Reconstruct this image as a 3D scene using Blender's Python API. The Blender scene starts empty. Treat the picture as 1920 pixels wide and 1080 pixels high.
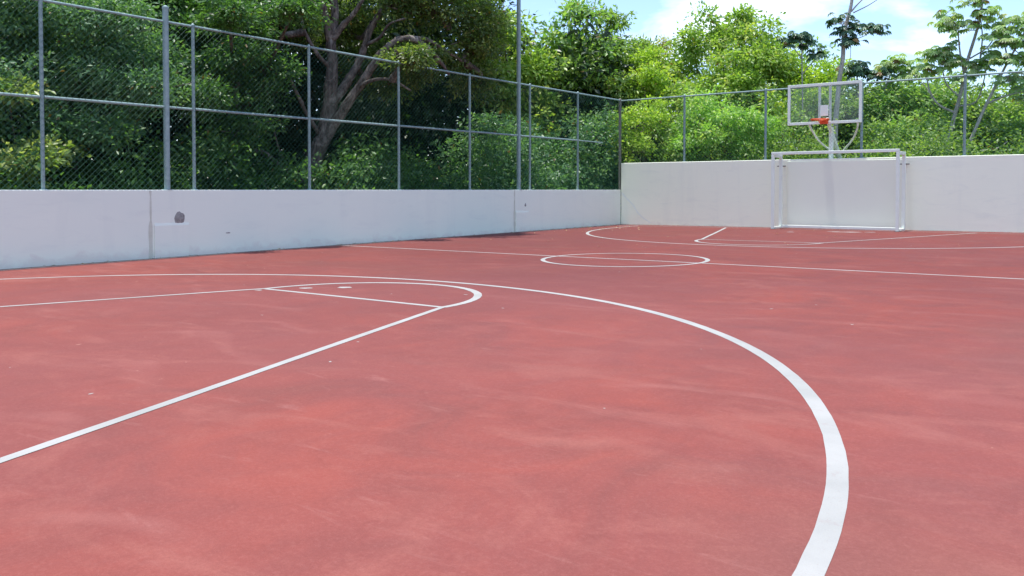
import bpy, bmesh, math
import numpy as np
from mathutils import Vector

# ------------------------------------------------------------------ camera
scene = bpy.context.scene
cam_data = bpy.data.cameras.new('camera')
cam = bpy.data.objects.new('camera', cam_data)
scene.collection.objects.link(cam)
cam.location = (7.063, -11.912, 1.107)
cam.rotation_euler = (math.pi / 2 - 0.027, 0, 0.6645)
cam_data.sensor_width = 36
cam_data.lens = 30.42
cam_data.shift_y = -0.0731
cam_data.clip_start = 0.05
cam_data.clip_end = 2000
scene.camera = cam

# ------------------------------------------------------------------ world and sun
SUN = Vector((-0.085, -0.022, 0.99)).normalized()        # towards the sun
elev = math.asin(SUN.z)
azim = math.atan2(SUN.x, SUN.y)
world = bpy.data.worlds.new('World')
scene.world = world
world.use_nodes = True
wn, wl = world.node_tree.nodes, world.node_tree.links
bg = wn['Background']
sky = wn.new('ShaderNodeTexSky')
sky.sky_type = 'NISHITA'
sky.sun_disc = False
sky.sun_elevation = elev
sky.sun_rotation = azim
sky.air_density = 1.0
sky.dust_density = 0.25
sky.ozone_density = 3.0
tc = wn.new('ShaderNodeTexCoord')
sep = wn.new('ShaderNodeSeparateXYZ')
wl.new(tc.outputs['Generated'], sep.inputs[0])
zc = wn.new('ShaderNodeMath'); zc.operation = 'ADD'; zc.inputs[1].default_value = 0.16
wl.new(sep.outputs['Z'], zc.inputs[0])
zm = wn.new('ShaderNodeMath'); zm.operation = 'MAXIMUM'; zm.inputs[1].default_value = 0.05
wl.new(zc.outputs[0], zm.inputs[0])
dx = wn.new('ShaderNodeMath'); dx.operation = 'DIVIDE'
dy = wn.new('ShaderNodeMath'); dy.operation = 'DIVIDE'
wl.new(sep.outputs['X'], dx.inputs[0]); wl.new(zm.outputs[0], dx.inputs[1])
wl.new(sep.outputs['Y'], dy.inputs[0]); wl.new(zm.outputs[0], dy.inputs[1])
comb = wn.new('ShaderNodeCombineXYZ')
wl.new(dx.outputs[0], comb.inputs[0]); wl.new(dy.outputs[0], comb.inputs[1])
cn = wn.new('ShaderNodeTexNoise')
cn.inputs['Scale'].default_value = 0.95
cn.inputs['Detail'].default_value = 7
cn.inputs['Roughness'].default_value = 0.52
cn.inputs['Distortion'].default_value = 0.25
wl.new(comb.outputs[0], cn.inputs['Vector'])
cr = wn.new('ShaderNodeValToRGB')
cr.color_ramp.elements[0].position = 0.53
cr.color_ramp.elements[0].color = (0, 0, 0, 1)
cr.color_ramp.elements[1].position = 0.80
cr.color_ramp.elements[1].color = (1, 1, 1, 1)
wl.new(cn.outputs['Fac'], cr.inputs[0])
mx = wn.new('ShaderNodeMixRGB')
mx.inputs[2].default_value = (11.5, 11.5, 11.5, 1)
wl.new(cr.outputs[0], mx.inputs[0])
tint = wn.new('ShaderNodeMixRGB'); tint.blend_type = 'MULTIPLY'; tint.inputs[0].default_value = 1
tint.inputs[2].default_value = (0.94, 0.93, 1.0, 1)
wl.new(sky.outputs[0], tint.inputs[1])
wl.new(tint.outputs[0], mx.inputs[1])
wl.new(mx.outputs[0], bg.inputs[0])
bg.inputs[1].default_value = 0.125

sun_data = bpy.data.lights.new('sun', 'SUN')
sun_data.energy = 2.95
sun_data.angle = math.radians(0.53)
sun_data.color = (1.0, 0.965, 0.915)
sun = bpy.data.objects.new('sun', sun_data)
scene.collection.objects.link(sun)
sun.rotation_euler = (-SUN).to_track_quat('-Z', 'Y').to_euler()
sun.location = (0, 0, 30)

scene.view_settings.view_transform = 'Standard'
scene.view_settings.look = 'None'
scene.view_settings.exposure = 1.14
scene.view_settings.gamma = 1
scene.view_settings.use_curve_mapping = False
scene.render.engine = 'CYCLES'
scene.cycles.max_bounces = 6
scene.cycles.diffuse_bounces = 3
scene.cycles.transparent_max_bounces = 12
scene.cycles.use_denoising = True

rng = np.random.default_rng(11)
COL = scene.collection

# ------------------------------------------------------------------ node helpers
class Mat:
    def __init__(self, name, rough=0.7, spec=0.3, metal=0.0):
        self.m = bpy.data.materials.new(name)
        self.m.use_nodes = True
        self.n, self.l = self.m.node_tree.nodes, self.m.node_tree.links
        self.b = self.n['Principled BSDF']
        self.b.inputs['Roughness'].default_value = rough
        self.b.inputs['Specular IOR Level'].default_value = spec
        self.b.inputs['Metallic'].default_value = metal
        self.co = self.n.new('ShaderNodeTexCoord').outputs['Object']

    def mapping(self, scale=(1, 1, 1), rot=(0, 0, 0), vec=None):
        mp = self.n.new('ShaderNodeMapping')
        mp.inputs['Scale'].default_value = scale
        mp.inputs['Rotation'].default_value = rot
        self.l.new(vec or self.co, mp.inputs['Vector'])
        return mp.outputs[0]

    def noise(self, scale, detail=4, rough=0.55, dist=0.0, vec=None):
        t = self.n.new('ShaderNodeTexNoise')
        t.inputs['Scale'].default_value = scale
        t.inputs['Detail'].default_value = detail
        t.inputs['Roughness'].default_value = rough
        t.inputs['Distortion'].default_value = dist
        self.l.new(vec or self.co, t.inputs['Vector'])
        return t.outputs['Fac']

    def ramp(self, fac, stops):
        r = self.n.new('ShaderNodeValToRGB')
        e = r.color_ramp.elements
        while len(e) < len(stops):
            e.new(0.5)
        for i, (p, c) in enumerate(stops):
            e[i].position = p
            e[i].color = (*c, 1) if len(c) == 3 else c
        self.l.new(fac, r.inputs[0])
        return r.outputs[0]

    def mask(self, fac, a, b):
        r = self.n.new('ShaderNodeMapRange')
        r.inputs['From Min'].default_value = a
        r.inputs['From Max'].default_value = b
        self.l.new(fac, r.inputs['Value'])
        return r.outputs[0]

    def mix(self, fac, a, b, mode='MIX'):
        x = self.n.new('ShaderNodeMixRGB')
        x.blend_type = mode
        for sock, val in ((x.inputs[0], fac), (x.inputs[1], a), (x.inputs[2], b)):
            if isinstance(val, (int, float)):
                sock.default_value = val
            elif isinstance(val, tuple):
                sock.default_value = (*val, 1)
            else:
                self.l.new(val, sock)
        return x.outputs[0]

    def math(self, op, a, b):
        x = self.n.new('ShaderNodeMath')
        x.operation = op
        for sock, val in ((x.inputs[0], a), (x.inputs[1], b)):
            if isinstance(val, (int, float)):
                sock.default_value = val
            else:
                self.l.new(val, sock)
        return x.outputs[0]

    def color(self, c):
        if isinstance(c, tuple):
            self.b.inputs['Base Color'].default_value = (*c, 1)
        else:
            self.l.new(c, self.b.inputs['Base Color'])

    def bump(self, h, strength=0.3, dist=0.01):
        b = self.n.new('ShaderNodeBump')
        b.inputs['Strength'].default_value = strength
        b.inputs['Distance'].default_value = dist
        self.l.new(h, b.inputs['Height'])
        self.l.new(b.outputs[0], self.b.inputs['Normal'])


def mat_court():
    k = Mat('painted_court', 0.78, 0.12)
    big = k.noise(0.22, 3, 0.5, 0.6)
    mid = k.noise(1.1, 7, 0.66, 1.0)
    fine = k.noise(5.5, 6, 0.68, 0.7)
    grit = k.noise(160, 2, 0.6)
    sweep = k.noise(1.2, 7, 0.64, 1.1, vec=k.mapping((0.8, 1.7, 1), (0, 0, -0.62)))
    sweep2 = k.noise(0.8, 6, 0.62, 1.6, vec=k.mapping((1.5, 0.9, 1), (0, 0, 0.9)))
    c = k.ramp(mid, [(0.33, (0.190, 0.059, 0.049)), (0.48, (0.228, 0.064, 0.052)), (0.64, (0.263, 0.069, 0.053))])
    c = k.mix(k.mask(big, 0.42, 0.70), c, (0.214, 0.068, 0.060))
    c = k.mix(k.math('MULTIPLY', k.mask(sweep, 0.52, 0.68), 0.6), c, (0.295, 0.105, 0.083))
    c = k.mix(k.math('MULTIPLY', k.mask(sweep2, 0.54, 0.72), 0.4), c, (0.169, 0.052, 0.043))
    grey = k.noise(0.16, 5, 0.6, 0.9, vec=k.mapping((1.0, 1.5, 1), (0, 0, 0.6)))
    c = k.mix(k.math('MULTIPLY', k.mask(grey, 0.56, 0.74), 0.55), c, (0.169, 0.083, 0.065))
    wear = k.noise(0.11, 4, 0.55, 0.4, vec=k.mapping((1, 1, 1), (0, 0, 0.4)))
    c = k.mix(k.math('MULTIPLY', k.mask(wear, 0.45, 0.62), 0.6), c, (0.186, 0.063, 0.060))
    c = k.mix(k.math('MULTIPLY', k.mask(fine, 0.55, 0.8), 0.35), c, (0.303, 0.108, 0.084))
    c = k.mix(k.math('MULTIPLY', k.mask(fine, 0.45, 0.2), 0.35), c, (0.149, 0.042, 0.035))
    grain = k.noise(55, 4, 0.7, 0.3)
    scuff = k.noise(3.2, 8, 0.72, 0.8, vec=k.mapping((0.5, 2.4, 1), (0, 0, -0.6)))
    c = k.mix(k.math('MULTIPLY', k.mask(grain, 0.50, 0.78), 0.22), c, (0.362, 0.155, 0.133))
    c = k.mix(k.math('MULTIPLY', k.mask(grain, 0.48, 0.25), 0.20), c, (0.129, 0.041, 0.035))
    c = k.mix(k.math('MULTIPLY', k.mask(scuff, 0.60, 0.72), 0.35), c, (0.344, 0.155, 0.133))
    wv = k.n.new('ShaderNodeTexWave'); wv.wave_type = 'RINGS'
    wv.inputs['Scale'].default_value = 0.35; wv.inputs['Distortion'].default_value = 16.0; wv.inputs['Detail'].default_value = 4
    wv.inputs['Detail Scale'].default_value = 0.7
    k.l.new(k.mapping((1, 1, 0)), wv.inputs['Vector'])
    sw = k.math('MULTIPLY', k.mask(wv.outputs['Fac'], 0.80, 1.0), k.mask(k.noise(0.5, 5, 0.6), 0.50, 0.66))
    c = k.mix(k.math('MULTIPLY', sw, 0.22), c, (0.361, 0.154, 0.131))
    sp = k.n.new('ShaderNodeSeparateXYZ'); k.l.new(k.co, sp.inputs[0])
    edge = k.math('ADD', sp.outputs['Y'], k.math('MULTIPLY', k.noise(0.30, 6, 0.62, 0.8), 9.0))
    c = k.mix(k.math('MULTIPLY', k.mask(edge, -3.5, 4.0), 0.85), c, (0.70, 0.66, 0.68), 'MULTIPLY')  # far half darkened in the colour, imitating surface shade at a grazing view
    chips = k.noise(9.0, 3, 0.5, 0.0, vec=k.mapping((1, 1, 1)))
    c = k.mix(k.math('MULTIPLY', k.mask(chips, 0.765, 0.785), 0.6), c, (0.446, 0.247, 0.195))
    c = k.mix(k.math('MULTIPLY', k.mask(grit, 0.3, 0.75), 0.22), c, (0.101, 0.026, 0.022))
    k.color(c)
    k.l.new(k.mask(mid, 0.2, 0.8), k.b.inputs['Roughness'])
    rr = k.n.new('ShaderNodeMapRange'); k.l.new(mid, rr.inputs[0])
    rr.inputs[3].default_value = 0.62; rr.inputs[4].default_value = 0.9
    k.l.new(rr.outputs[0], k.b.inputs['Roughness'])
    k.bump(k.math('ADD', grit, k.math('MULTIPLY', fine, 2.0)), 0.35, 0.004)
    return k.m


def mat_line():
    k = Mat('line_paint', 0.7, 0.3)
    n = k.noise(7, 6, 0.7, 0.4)
    g = k.noise(140, 2)
    s = k.noise(1.6, 4, 0.6, 0.5)
    c = k.ramp(s, [(0.3, (0.285, 0.285, 0.265)), (0.62, (0.35, 0.345, 0.32))])
    c = k.mix(k.math('MULTIPLY', k.mask(n, 0.58, 0.80), 0.6), c, (0.26, 0.17, 0.155))
    c = k.mix(k.math('MULTIPLY', k.mask(g, 0.60, 0.74), 0.35), c, (0.25, 0.19, 0.17))
    k.color(c)
    k.bump(g, 0.3, 0.003)
    return k.m


def mat_wall(name, base, warm, stretch, stain):
    k = Mat(name, 0.85, 0.2)
    geo = k.n.new('ShaderNodeNewGeometry').outputs['Position']
    big = k.noise(0.7, 5, 0.6, 0.5, vec=k.mapping(stretch, vec=geo))
    streak = k.noise(1.0, 5, 0.6, 0.2, vec=k.mapping((2.2, 2.2, 0.25), vec=geo))
    trow = k.noise(2.6, 5, 0.6, 0.8, vec=k.mapping((0.55, 0.55, 2.2), vec=geo))
    c = k.mix(k.mask(big, 0.35, 0.68), base, warm)
    c = k.mix(k.math('MULTIPLY', k.mask(streak, 0.54, 0.76), 0.32), c, stain)
    c = k.mix(k.math('MULTIPLY', k.mask(trow, 0.54, 0.76), 0.28), c, stain)
    sp = k.n.new('ShaderNodeSeparateXYZ'); k.l.new(geo, sp.inputs[0])
    splash = k.math('ADD', sp.outputs['Z'], k.math('MULTIPLY', k.noise(3.0, 5, 0.65, 0.4, vec=geo), -0.55))
    c = k.mix(k.math('MULTIPLY', k.mask(splash, -0.19, -0.30), 0.3), c, (0.58, 0.48, 0.45))
    k.color(c)
    k.bump(k.math('ADD', k.math('MULTIPLY', trow, 3.0), k.noise(60, 3, vec=geo)), 0.16, 0.004)
    return k.m


def mat_simple(name, c1, c2, scale, rough=0.6, spec=0.4, metal=0.0, bump=0.0, detail=5):
    k = Mat(name, rough, spec, metal)
    n = k.noise(scale, detail, 0.6, 0.3)
    k.color(k.ramp(n, [(0.32, c1), (0.68, c2)]))
    if bump:
        k.bump(n, bump, 0.01)
    return k.m


def mat_bark(name, c1, c2, c3):
    k = Mat(name, 0.9, 0.15)
    v = k.mapping((1, 1, 0.28))
    n = k.noise(9, 8, 0.72, 1.6, vec=v)
    p = k.noise(2.6, 5, 0.65, 0.8)
    c = k.ramp(n, [(0.33, c1), (0.62, c2)])
    c = k.mix(k.math('MULTIPLY', k.mask(p, 0.50, 0.62), k.mask(n, 0.3, 0.6)), c, c3)
    k.color(c)
    k.bump(n, 1.0, 0.06)
    return k.m


def mat_leaf(name, dark, mid, light, old=(0.20, 0.13, 0.04), trans=0.45):
    k = Mat(name, 0.40, 0.4)
    a = k.n.new('ShaderNodeAttribute'); a.attribute_name = 'tone'
    c = k.ramp(a.outputs['Fac'], [(0.0, dark), (0.45, mid), (0.93, light), (0.985, old)])
    k.color(c)
    t = k.n.new('ShaderNodeBsdfTranslucent')
    tcol = k.mix(1.0, c, (1.35, 1.5, 0.55), 'MULTIPLY')
    k.l.new(tcol, t.inputs['Color'])
    ms = k.n.new('ShaderNodeMixShader')
    ms.inputs[0].default_value = trans
    k.l.new(k.b.outputs[0], ms.inputs[1]); k.l.new(t.outputs[0], ms.inputs[2])
    k.l.new(ms.outputs[0], k.n['Material Output'].inputs['Surface'])
    return k.m


def mat_glass():
    m = bpy.data.materials.new('board_glass')
    m.use_nodes = True
    n, l = m.node_tree.nodes, m.node_tree.links
    n.clear()
    out = n.new('ShaderNodeOutputMaterial')
    tr = n.new('ShaderNodeBsdfTransparent'); tr.inputs[0].default_value = (0.99, 1.0, 0.995, 1)
    gl = n.new('ShaderNodeBsdfGlossy'); gl.inputs['Roughness'].default_value = 0.05
    df = n.new('ShaderNodeBsdfDiffuse'); df.inputs[0].default_value = (0.7, 0.74, 0.72, 1)
    fr = n.new('ShaderNodeFresnel'); fr.inputs[0].default_value = 1.3
    nz = n.new('ShaderNodeTexNoise'); nz.inputs['Scale'].default_value = 3.0
    rm = n.new('ShaderNodeMapRange'); rm.inputs[3].default_value = 0.005; rm.inputs[4].default_value = 0.03
    l.new(nz.outputs['Fac'], rm.inputs[0])
    a = n.new('ShaderNodeMixShader'); b = n.new('ShaderNodeMixShader')
    l.new(rm.outputs[0], a.inputs[0]); l.new(tr.outputs[0], a.inputs[1]); l.new(df.outputs[0], a.inputs[2])
    l.new(fr.outputs[0], b.inputs[0]); l.new(a.outputs[0], b.inputs[1]); l.new(gl.outputs[0], b.inputs[2])
    l.new(b.outputs[0], out.inputs['Surface'])
    return m


M = {
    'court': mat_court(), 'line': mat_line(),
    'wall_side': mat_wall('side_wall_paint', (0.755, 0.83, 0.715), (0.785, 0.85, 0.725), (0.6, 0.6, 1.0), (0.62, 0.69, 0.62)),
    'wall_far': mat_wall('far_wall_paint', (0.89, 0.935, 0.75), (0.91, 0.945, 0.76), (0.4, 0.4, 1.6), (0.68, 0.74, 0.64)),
    'panel': mat_simple('grey_panel_paint', (0.81, 0.855, 0.715), (0.84, 0.88, 0.735), 1.2, 0.85, 0.2),
    'stain': mat_simple('yellowed_joint', (0.52, 0.55, 0.44), (0.62, 0.66, 0.56), 6, 0.9, 0.1),
    'mortar': mat_simple('bare_mortar', (0.20, 0.20, 0.185), (0.36, 0.36, 0.33), 30, 0.95, 0.1, bump=0.9),
    'galv': mat_simple('galvanised_steel', (0.20, 0.29, 0.285), (0.285, 0.39, 0.38), 9, 0.5, 0.4, 0.1),
    'galv_old': mat_simple('weathered_steel', (0.17, 0.16, 0.14), (0.27, 0.25, 0.22), 7, 0.7, 0.4, 0.2),
    'wire': mat_simple('green_coated_wire', (0.018, 0.105, 0.075), (0.03, 0.15, 0.105), 3, 0.4, 0.5),
    'white_steel': mat_simple('white_steel_paint', (0.77, 0.845, 0.74), (0.83, 0.90, 0.79), 5, 0.45, 0.45),
    'dark_steel': mat_simple('dark_steel', (0.10, 0.09, 0.09), (0.2, 0.18, 0.17), 12, 0.7, 0.3, 0.3),
    'orange': mat_simple('orange_rim_paint', (0.62, 0.085, 0.02), (0.78, 0.13, 0.035), 12, 0.45, 0.45),
    'glass': mat_glass(),
    'soil': mat_simple('forest_soil', (0.045, 0.035, 0.02), (0.10, 0.08, 0.045), 2.4, 0.95, 0.1, bump=0.6),
    'dirt': mat_simple('joint_dirt', (0.035, 0.022, 0.018), (0.10, 0.06, 0.05), 14, 0.95, 0.1),
    'dust': mat_simple('dusty_edge', (0.17, 0.085, 0.07), (0.235, 0.12, 0.10), 9, 0.95, 0.1),
    'bark': mat_bark('grey_brown_bark', (0.035, 0.027, 0.022), (0.20, 0.17, 0.15), (0.33, 0.295, 0.26)),
    'bark_pale': mat_bark('pale_bark', (0.30, 0.28, 0.24), (0.48, 0.46, 0.41), (0.56, 0.54, 0.50)),
    'bluegreen': mat_leaf('blue_green_leaves', (0.061, 0.145, 0.067), (0.122, 0.245, 0.114), (0.235, 0.372, 0.180)),
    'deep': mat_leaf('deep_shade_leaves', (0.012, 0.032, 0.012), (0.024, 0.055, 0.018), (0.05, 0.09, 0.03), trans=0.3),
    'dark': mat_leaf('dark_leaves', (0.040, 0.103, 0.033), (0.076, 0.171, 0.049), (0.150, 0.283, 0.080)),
    'olive': mat_leaf('olive_leaves', (0.060, 0.109, 0.033), (0.120, 0.195, 0.054), (0.251, 0.307, 0.086)),
    'mid': mat_leaf('mid_green_leaves', (0.098, 0.188, 0.052), (0.195, 0.312, 0.079), (0.372, 0.475, 0.132)),
    'bright': mat_leaf('bright_green_leaves', (0.146, 0.264, 0.060), (0.289, 0.435, 0.095), (0.514, 0.550, 0.145)),
    'bright2': mat_leaf('fresh_green_leaves', (0.129, 0.264, 0.070), (0.257, 0.412, 0.122), (0.482, 0.550, 0.220)),
    'yellow': mat_leaf('yellow_leaves', (0.260, 0.276, 0.065), (0.488, 0.455, 0.098), (0.500, 0.500, 0.195)),
    'yellowgreen': mat_leaf('yellow_green_leaves', (0.201, 0.341, 0.052), (0.391, 0.544, 0.076), (0.472, 0.544, 0.130)),
    'yellowgreen2': mat_leaf('light_green_leaves', (0.174, 0.352, 0.077), (0.330, 0.544, 0.119), (0.472, 0.544, 0.226)),
    'paleleaf': mat_leaf('pale_leaves', (0.130, 0.221, 0.052), (0.260, 0.351, 0.104), (0.468, 0.500, 0.208)),
    'umbrella': mat_leaf('umbrella_leaves', (0.186, 0.310, 0.144), (0.352, 0.505, 0.226), (0.550, 0.550, 0.369)),
    'umbrella_dark': mat_leaf('dark_umbrella_leaves', (0.039, 0.098, 0.058), (0.069, 0.156, 0.087), (0.137, 0.234, 0.117), trans=0.2),
    'litter': mat_leaf('dry_leaves', (0.16, 0.09, 0.04), (0.38, 0.27, 0.10), (0.60, 0.50, 0.24), (0.5, 0.4, 0.2), 0.1),
}

# ------------------------------------------------------------------ mesh helpers
class MB:
    """collects boxes, tubes and ribbons into one mesh"""
    def __init__(self):
        self.v, self.f = [], []

    def add(self, verts, faces):
        o = len(self.v)
        self.v += [tuple(map(float, p)) for p in verts]
        self.f += [tuple(i + o for i in f) for f in faces]
        return self

    def box(self, x0, x1, y0, y1, z0, z1):
        vs = [(x, y, z) for x in (x0, x1) for y in (y0, y1) for z in (z0, z1)]
        return self.add(vs, [(0, 1, 3, 2), (4, 6, 7, 5), (0, 4, 5, 1), (2, 3, 7, 6), (0, 2, 6, 4), (1, 5, 7, 3)])

    def tube(self, pts, radii, sides=10, caps=True, wob=0.0):
        P = [Vector(p) for p in pts]
        if isinstance(radii, (int, float)):
            radii = [radii] * len(P)
        o = len(self.v)
        ref = None
        for i, p in enumerate(P):
            d = (P[min(i + 1, len(P) - 1)] - P[max(i - 1, 0)]).normalized()
            if ref is None:
                ref = d.cross(Vector((0, 0, 1)) if abs(d.z) < 0.9 else Vector((1, 0, 0))).normalized()
            ref = (ref - d * ref.dot(d)).normalized()
            b = d.cross(ref)
            for s in range(sides):
                t = 2 * math.pi * s / sides
                r = radii[i] * (1 + (wob * rng.normal() if wob else 0))
                self.v.append(tuple(p + ref * math.cos(t) * r + b * math.sin(t) * r))
        for i in range(len(P) - 1):
            for s in range(sides):
                a, b2 = o + i * sides + s, o + i * sides + (s + 1) % sides
                self.f.append((a, b2, b2 + sides, a + sides))
        if caps:
            self.f.append(tuple(o + s for s in reversed(range(sides))))
            self.f.append(tuple(o + (len(P) - 1) * sides + s for s in range(sides)))
        return self

    def build(self, name, mat, parent=None, smooth=False, bevel=0.0, loc=None):
        me = bpy.data.meshes.new(name)
        vs = self.v
        if loc is not None:
            vs = [(x - loc[0], y - loc[1], z - loc[2]) for x, y, z in vs]
        me.from_pydata(vs, [], self.f)
        me.materials.append(M[mat])
        o = bpy.data.objects.new(name, me)
        bm = bmesh.new(); bm.from_mesh(me)
        bmesh.ops.recalc_face_normals(bm, faces=bm.faces)
        bm.to_mesh(me); bm.free()
        me.polygons.foreach_set('use_smooth', [bool(smooth)] * len(me.polygons))
        COL.objects.link(o)
        if parent is not None:
            o.parent = parent
            w = parent.location.copy()
            if parent.parent is not None:
                w += parent.parent.location
            o.location = -w
        elif loc is not None:
            o.location = loc
        if bevel:
            md = o.modifiers.new('bevel', 'BEVEL')
            md.width = bevel; md.segments = 2; md.limit_method = 'ANGLE'
        return o


def tag(o, label=None, cat=None, group=None, kind=None):
    if label: o['label'] = label
    if cat: o['category'] = cat
    if group: o['group'] = group
    if kind: o['kind'] = kind
    return o


def empty(name, loc, label=None, cat=None, group=None):
    o = bpy.data.objects.new(name, None)
    o.location = loc
    o.empty_display_size = 0.2
    COL.objects.link(o)
    return tag(o, label, cat, group)


def smooth_path(pts, n=4):
    """Catmull-Rom through the points"""
    P = [np.array(p, float) for p in pts]
    P = [2 * P[0] - P[1]] + P + [2 * P[-1] - P[-2]]
    out = []
    for i in range(1, len(P) - 2):
        for k in range(n):
            t = k / n
            a, b, c, d = P[i - 1:i + 3]
            out.append(0.5 * (2 * b + (c - a) * t + (2 * a - 5 * b + 4 * c - d) * t * t + (3 * b - a - 3 * c + d) * t ** 3))
    out.append(P[-2])
    return [tuple(q) for q in out]


# ------------------------------------------------------------------ ground and court
GX, GY = 0.0069, 0.0063
def gz(x, y):
    return GX * x + GY * y

ground = MB()
gx_ = [-400, -60, -30, -15, -7.1, 20.2, 60, 400]
gy_ = [-400, -60, -24.2, 11.62, 20, 35, 60, 400]
for i in range(len(gx_)):
    for j in range(len(gy_)):
        ground.v.append((gx_[i], gy_[j], -0.22 if abs(gx_[i]) < 100 and abs(gy_[j]) < 100 else -0.6))
for i in range(len(gx_) - 1):
    for j in range(len(gy_) - 1):
        a = i * len(gy_) + j
        ground.f.append((a, a + len(gy_), a + len(gy_) + 1, a + 1))
tag(ground.build('ground', 'soil'), kind='structure')

court = MB()
X0, X1, Y0, Y1 = -7.0, 20.0, -24.0, 11.56
court.add([(x, y, gz(x, y) - d) for d in (0, 0.2) for x, y in ((X0, Y0), (X1, Y0), (X1, Y1), (X0, Y1))],
          [(0, 1, 2, 3), (4, 7, 6, 5), (0, 4, 5, 1), (1, 5, 6, 2), (2, 6, 7, 3), (3, 7, 4, 0)])
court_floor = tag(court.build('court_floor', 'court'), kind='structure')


def marking(name, pts, width, lift, closed=False):
    """a painted stripe laid on the sloping court"""
    P = np.array(pts, float)
    n = len(P)
    mb = MB()
    ph = rng.uniform(0, 6.28, 3)
    for i in range(n):
        d = P[(i + 1) % n if closed else min(i + 1, n - 1)] - P[i - 1 if closed else max(i - 1, 0)]
        d /= np.hypot(*d)
        nrm = np.array((-d[1], d[0]))
        s = i * 0.12
        wv = 0 if closed else 0.006 * math.sin(s * 0.9 + ph[0])
        for sg in (-1, 1):
            q = P[i] + nrm * (sg * width / 2 * (1 + 0.05 * math.sin(s * 2.3 + ph[1] + sg)) + wv + rng.normal() * 0.0008)
            mb.v.append((q[0], q[1], gz(*q) + lift))
    m = n if closed else n - 1
    for i in range(m):
        a, b = 2 * i, 2 * ((i + 1) % n)
        mb.f.append((a, b, b + 1, a + 1))
    return mb.build(name, 'line', court_floor)


def seg(a, b):
    n = max(2, int(math.hypot(b[0] - a[0], b[1] - a[1]) / 0.12))
    return [(a[0] + (b[0] - a[0]) * i / n, a[1] + (b[1] - a[1]) * i / n) for i in range(n + 1)]


def arc(cx, cy, r, a0, a1, n):
    return [(cx + r * math.cos(a0 + (a1 - a0) * i / n), cy + r * math.sin(a0 + (a1 - a0) * i / n)) for i in range(n + 1)]


W = 0.072
marking('half_court_line', seg((-6.75, 0), (7.2, 0)), 0.062, 0.0015)
marking('centre_circle', arc(0, 0, 1.296, 0, 2 * math.pi, 120)[:-1], W, 0.0021, True)
marking('side_line', seg((-6.782, -20), (-6.782, 10.80)), 0.05, 0.0015)
marking('base_line', seg((-6.75, 10.843), (8.2, 10.843)), 0.05, 0.0021)
# near half
marking('three_point_line', seg((-6.267, -16), (-6.267, -10.4)) + arc(0, -10.312, 6.267, math.pi, 0, 170) + seg((6.267, -10.4), (6.267, -16)), 0.082, 0.0015)
marking('free_throw_line', seg((-1.38, -5.775), (1.38, -5.775)), 0.066, 0.0015)
marking('free_throw_arc', arc(0, -5.775, 1.41, math.pi, 0, 60), 0.085, 0.0021)
for s in (-1, 1):
    marking('key_line', seg((s * 1.41, -5.775), (s * (1.41 + 0.3672 * 5.6), -11.375)), 0.066, 0.0026)
# far half
marking('three_point_line', seg((-5.921, 10.79), (-5.921, 9.9)) + arc(0, 9.76, 5.921, math.pi, 2 * math.pi, 150) + seg((5.921, 9.9), (5.921, 10.79)), 0.075, 0.0015)
marking('free_throw_line', seg((-1.27, 5.482), (1.27, 5.482)), 0.06, 0.0026)
marking('free_throw_arc', arc(0, 5.482, 1.296, math.pi, 2 * math.pi, 60), 0.07, 0.0032)
for s in (-1, 1):
    marking('key_line', seg((s * 1.296, 5.482), (s * (1.296 + 0.3459 * 5.33), 10.81)), 0.062, 0.0036)

# spilt paint flecks
def blot(mb, x, y, r, el, ang, lift):
    n = 9
    o = len(mb.v)
    for i in range(n):
        t = 2 * math.pi * i / n
        rr = r * rng.uniform(0.55, 1.2)
        px, py = rr * math.cos(t) * el, rr * math.sin(t)
        qx = x + px * math.cos(ang) - py * math.sin(ang)
        qy = y + px * math.sin(ang) + py * math.cos(ang)
        mb.v.append((qx, qy, gz(qx, qy) + lift))
    mb.f.append(tuple(range(o, o + n)))

fl = MB()
for x, y, r, el, a in ((-1.05, -5.45, .06, 1.7, .3), (-0.72, -5.15, .07, 1.9, .2), (-1.35, -5.9, .035, 1.4, 0.1),
                       (0.45, 9.95, .14, 2.4, .2), (0.05, 10.05, .08, 2.2, .1), (0.95, 10.1, .07, 2.0, .2),
                       (-0.75, 9.3, .07, 1.6, .1), (-0.9, 9.75, .06, 1.3, .4)):
    blot(fl, x, y, r, el, a, 0.001)
for i in range(60):
    x, y = rng.uniform(-6.4, 7), rng.uniform(-10, 10.5)
    blot(fl, x, y, rng.uniform(0.004, 0.014), rng.uniform(1, 2.2), rng.uniform(0, 3), 0.001)
tag(fl.build('paint_flecks', 'line', court_floor), kind='stuff')

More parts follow.
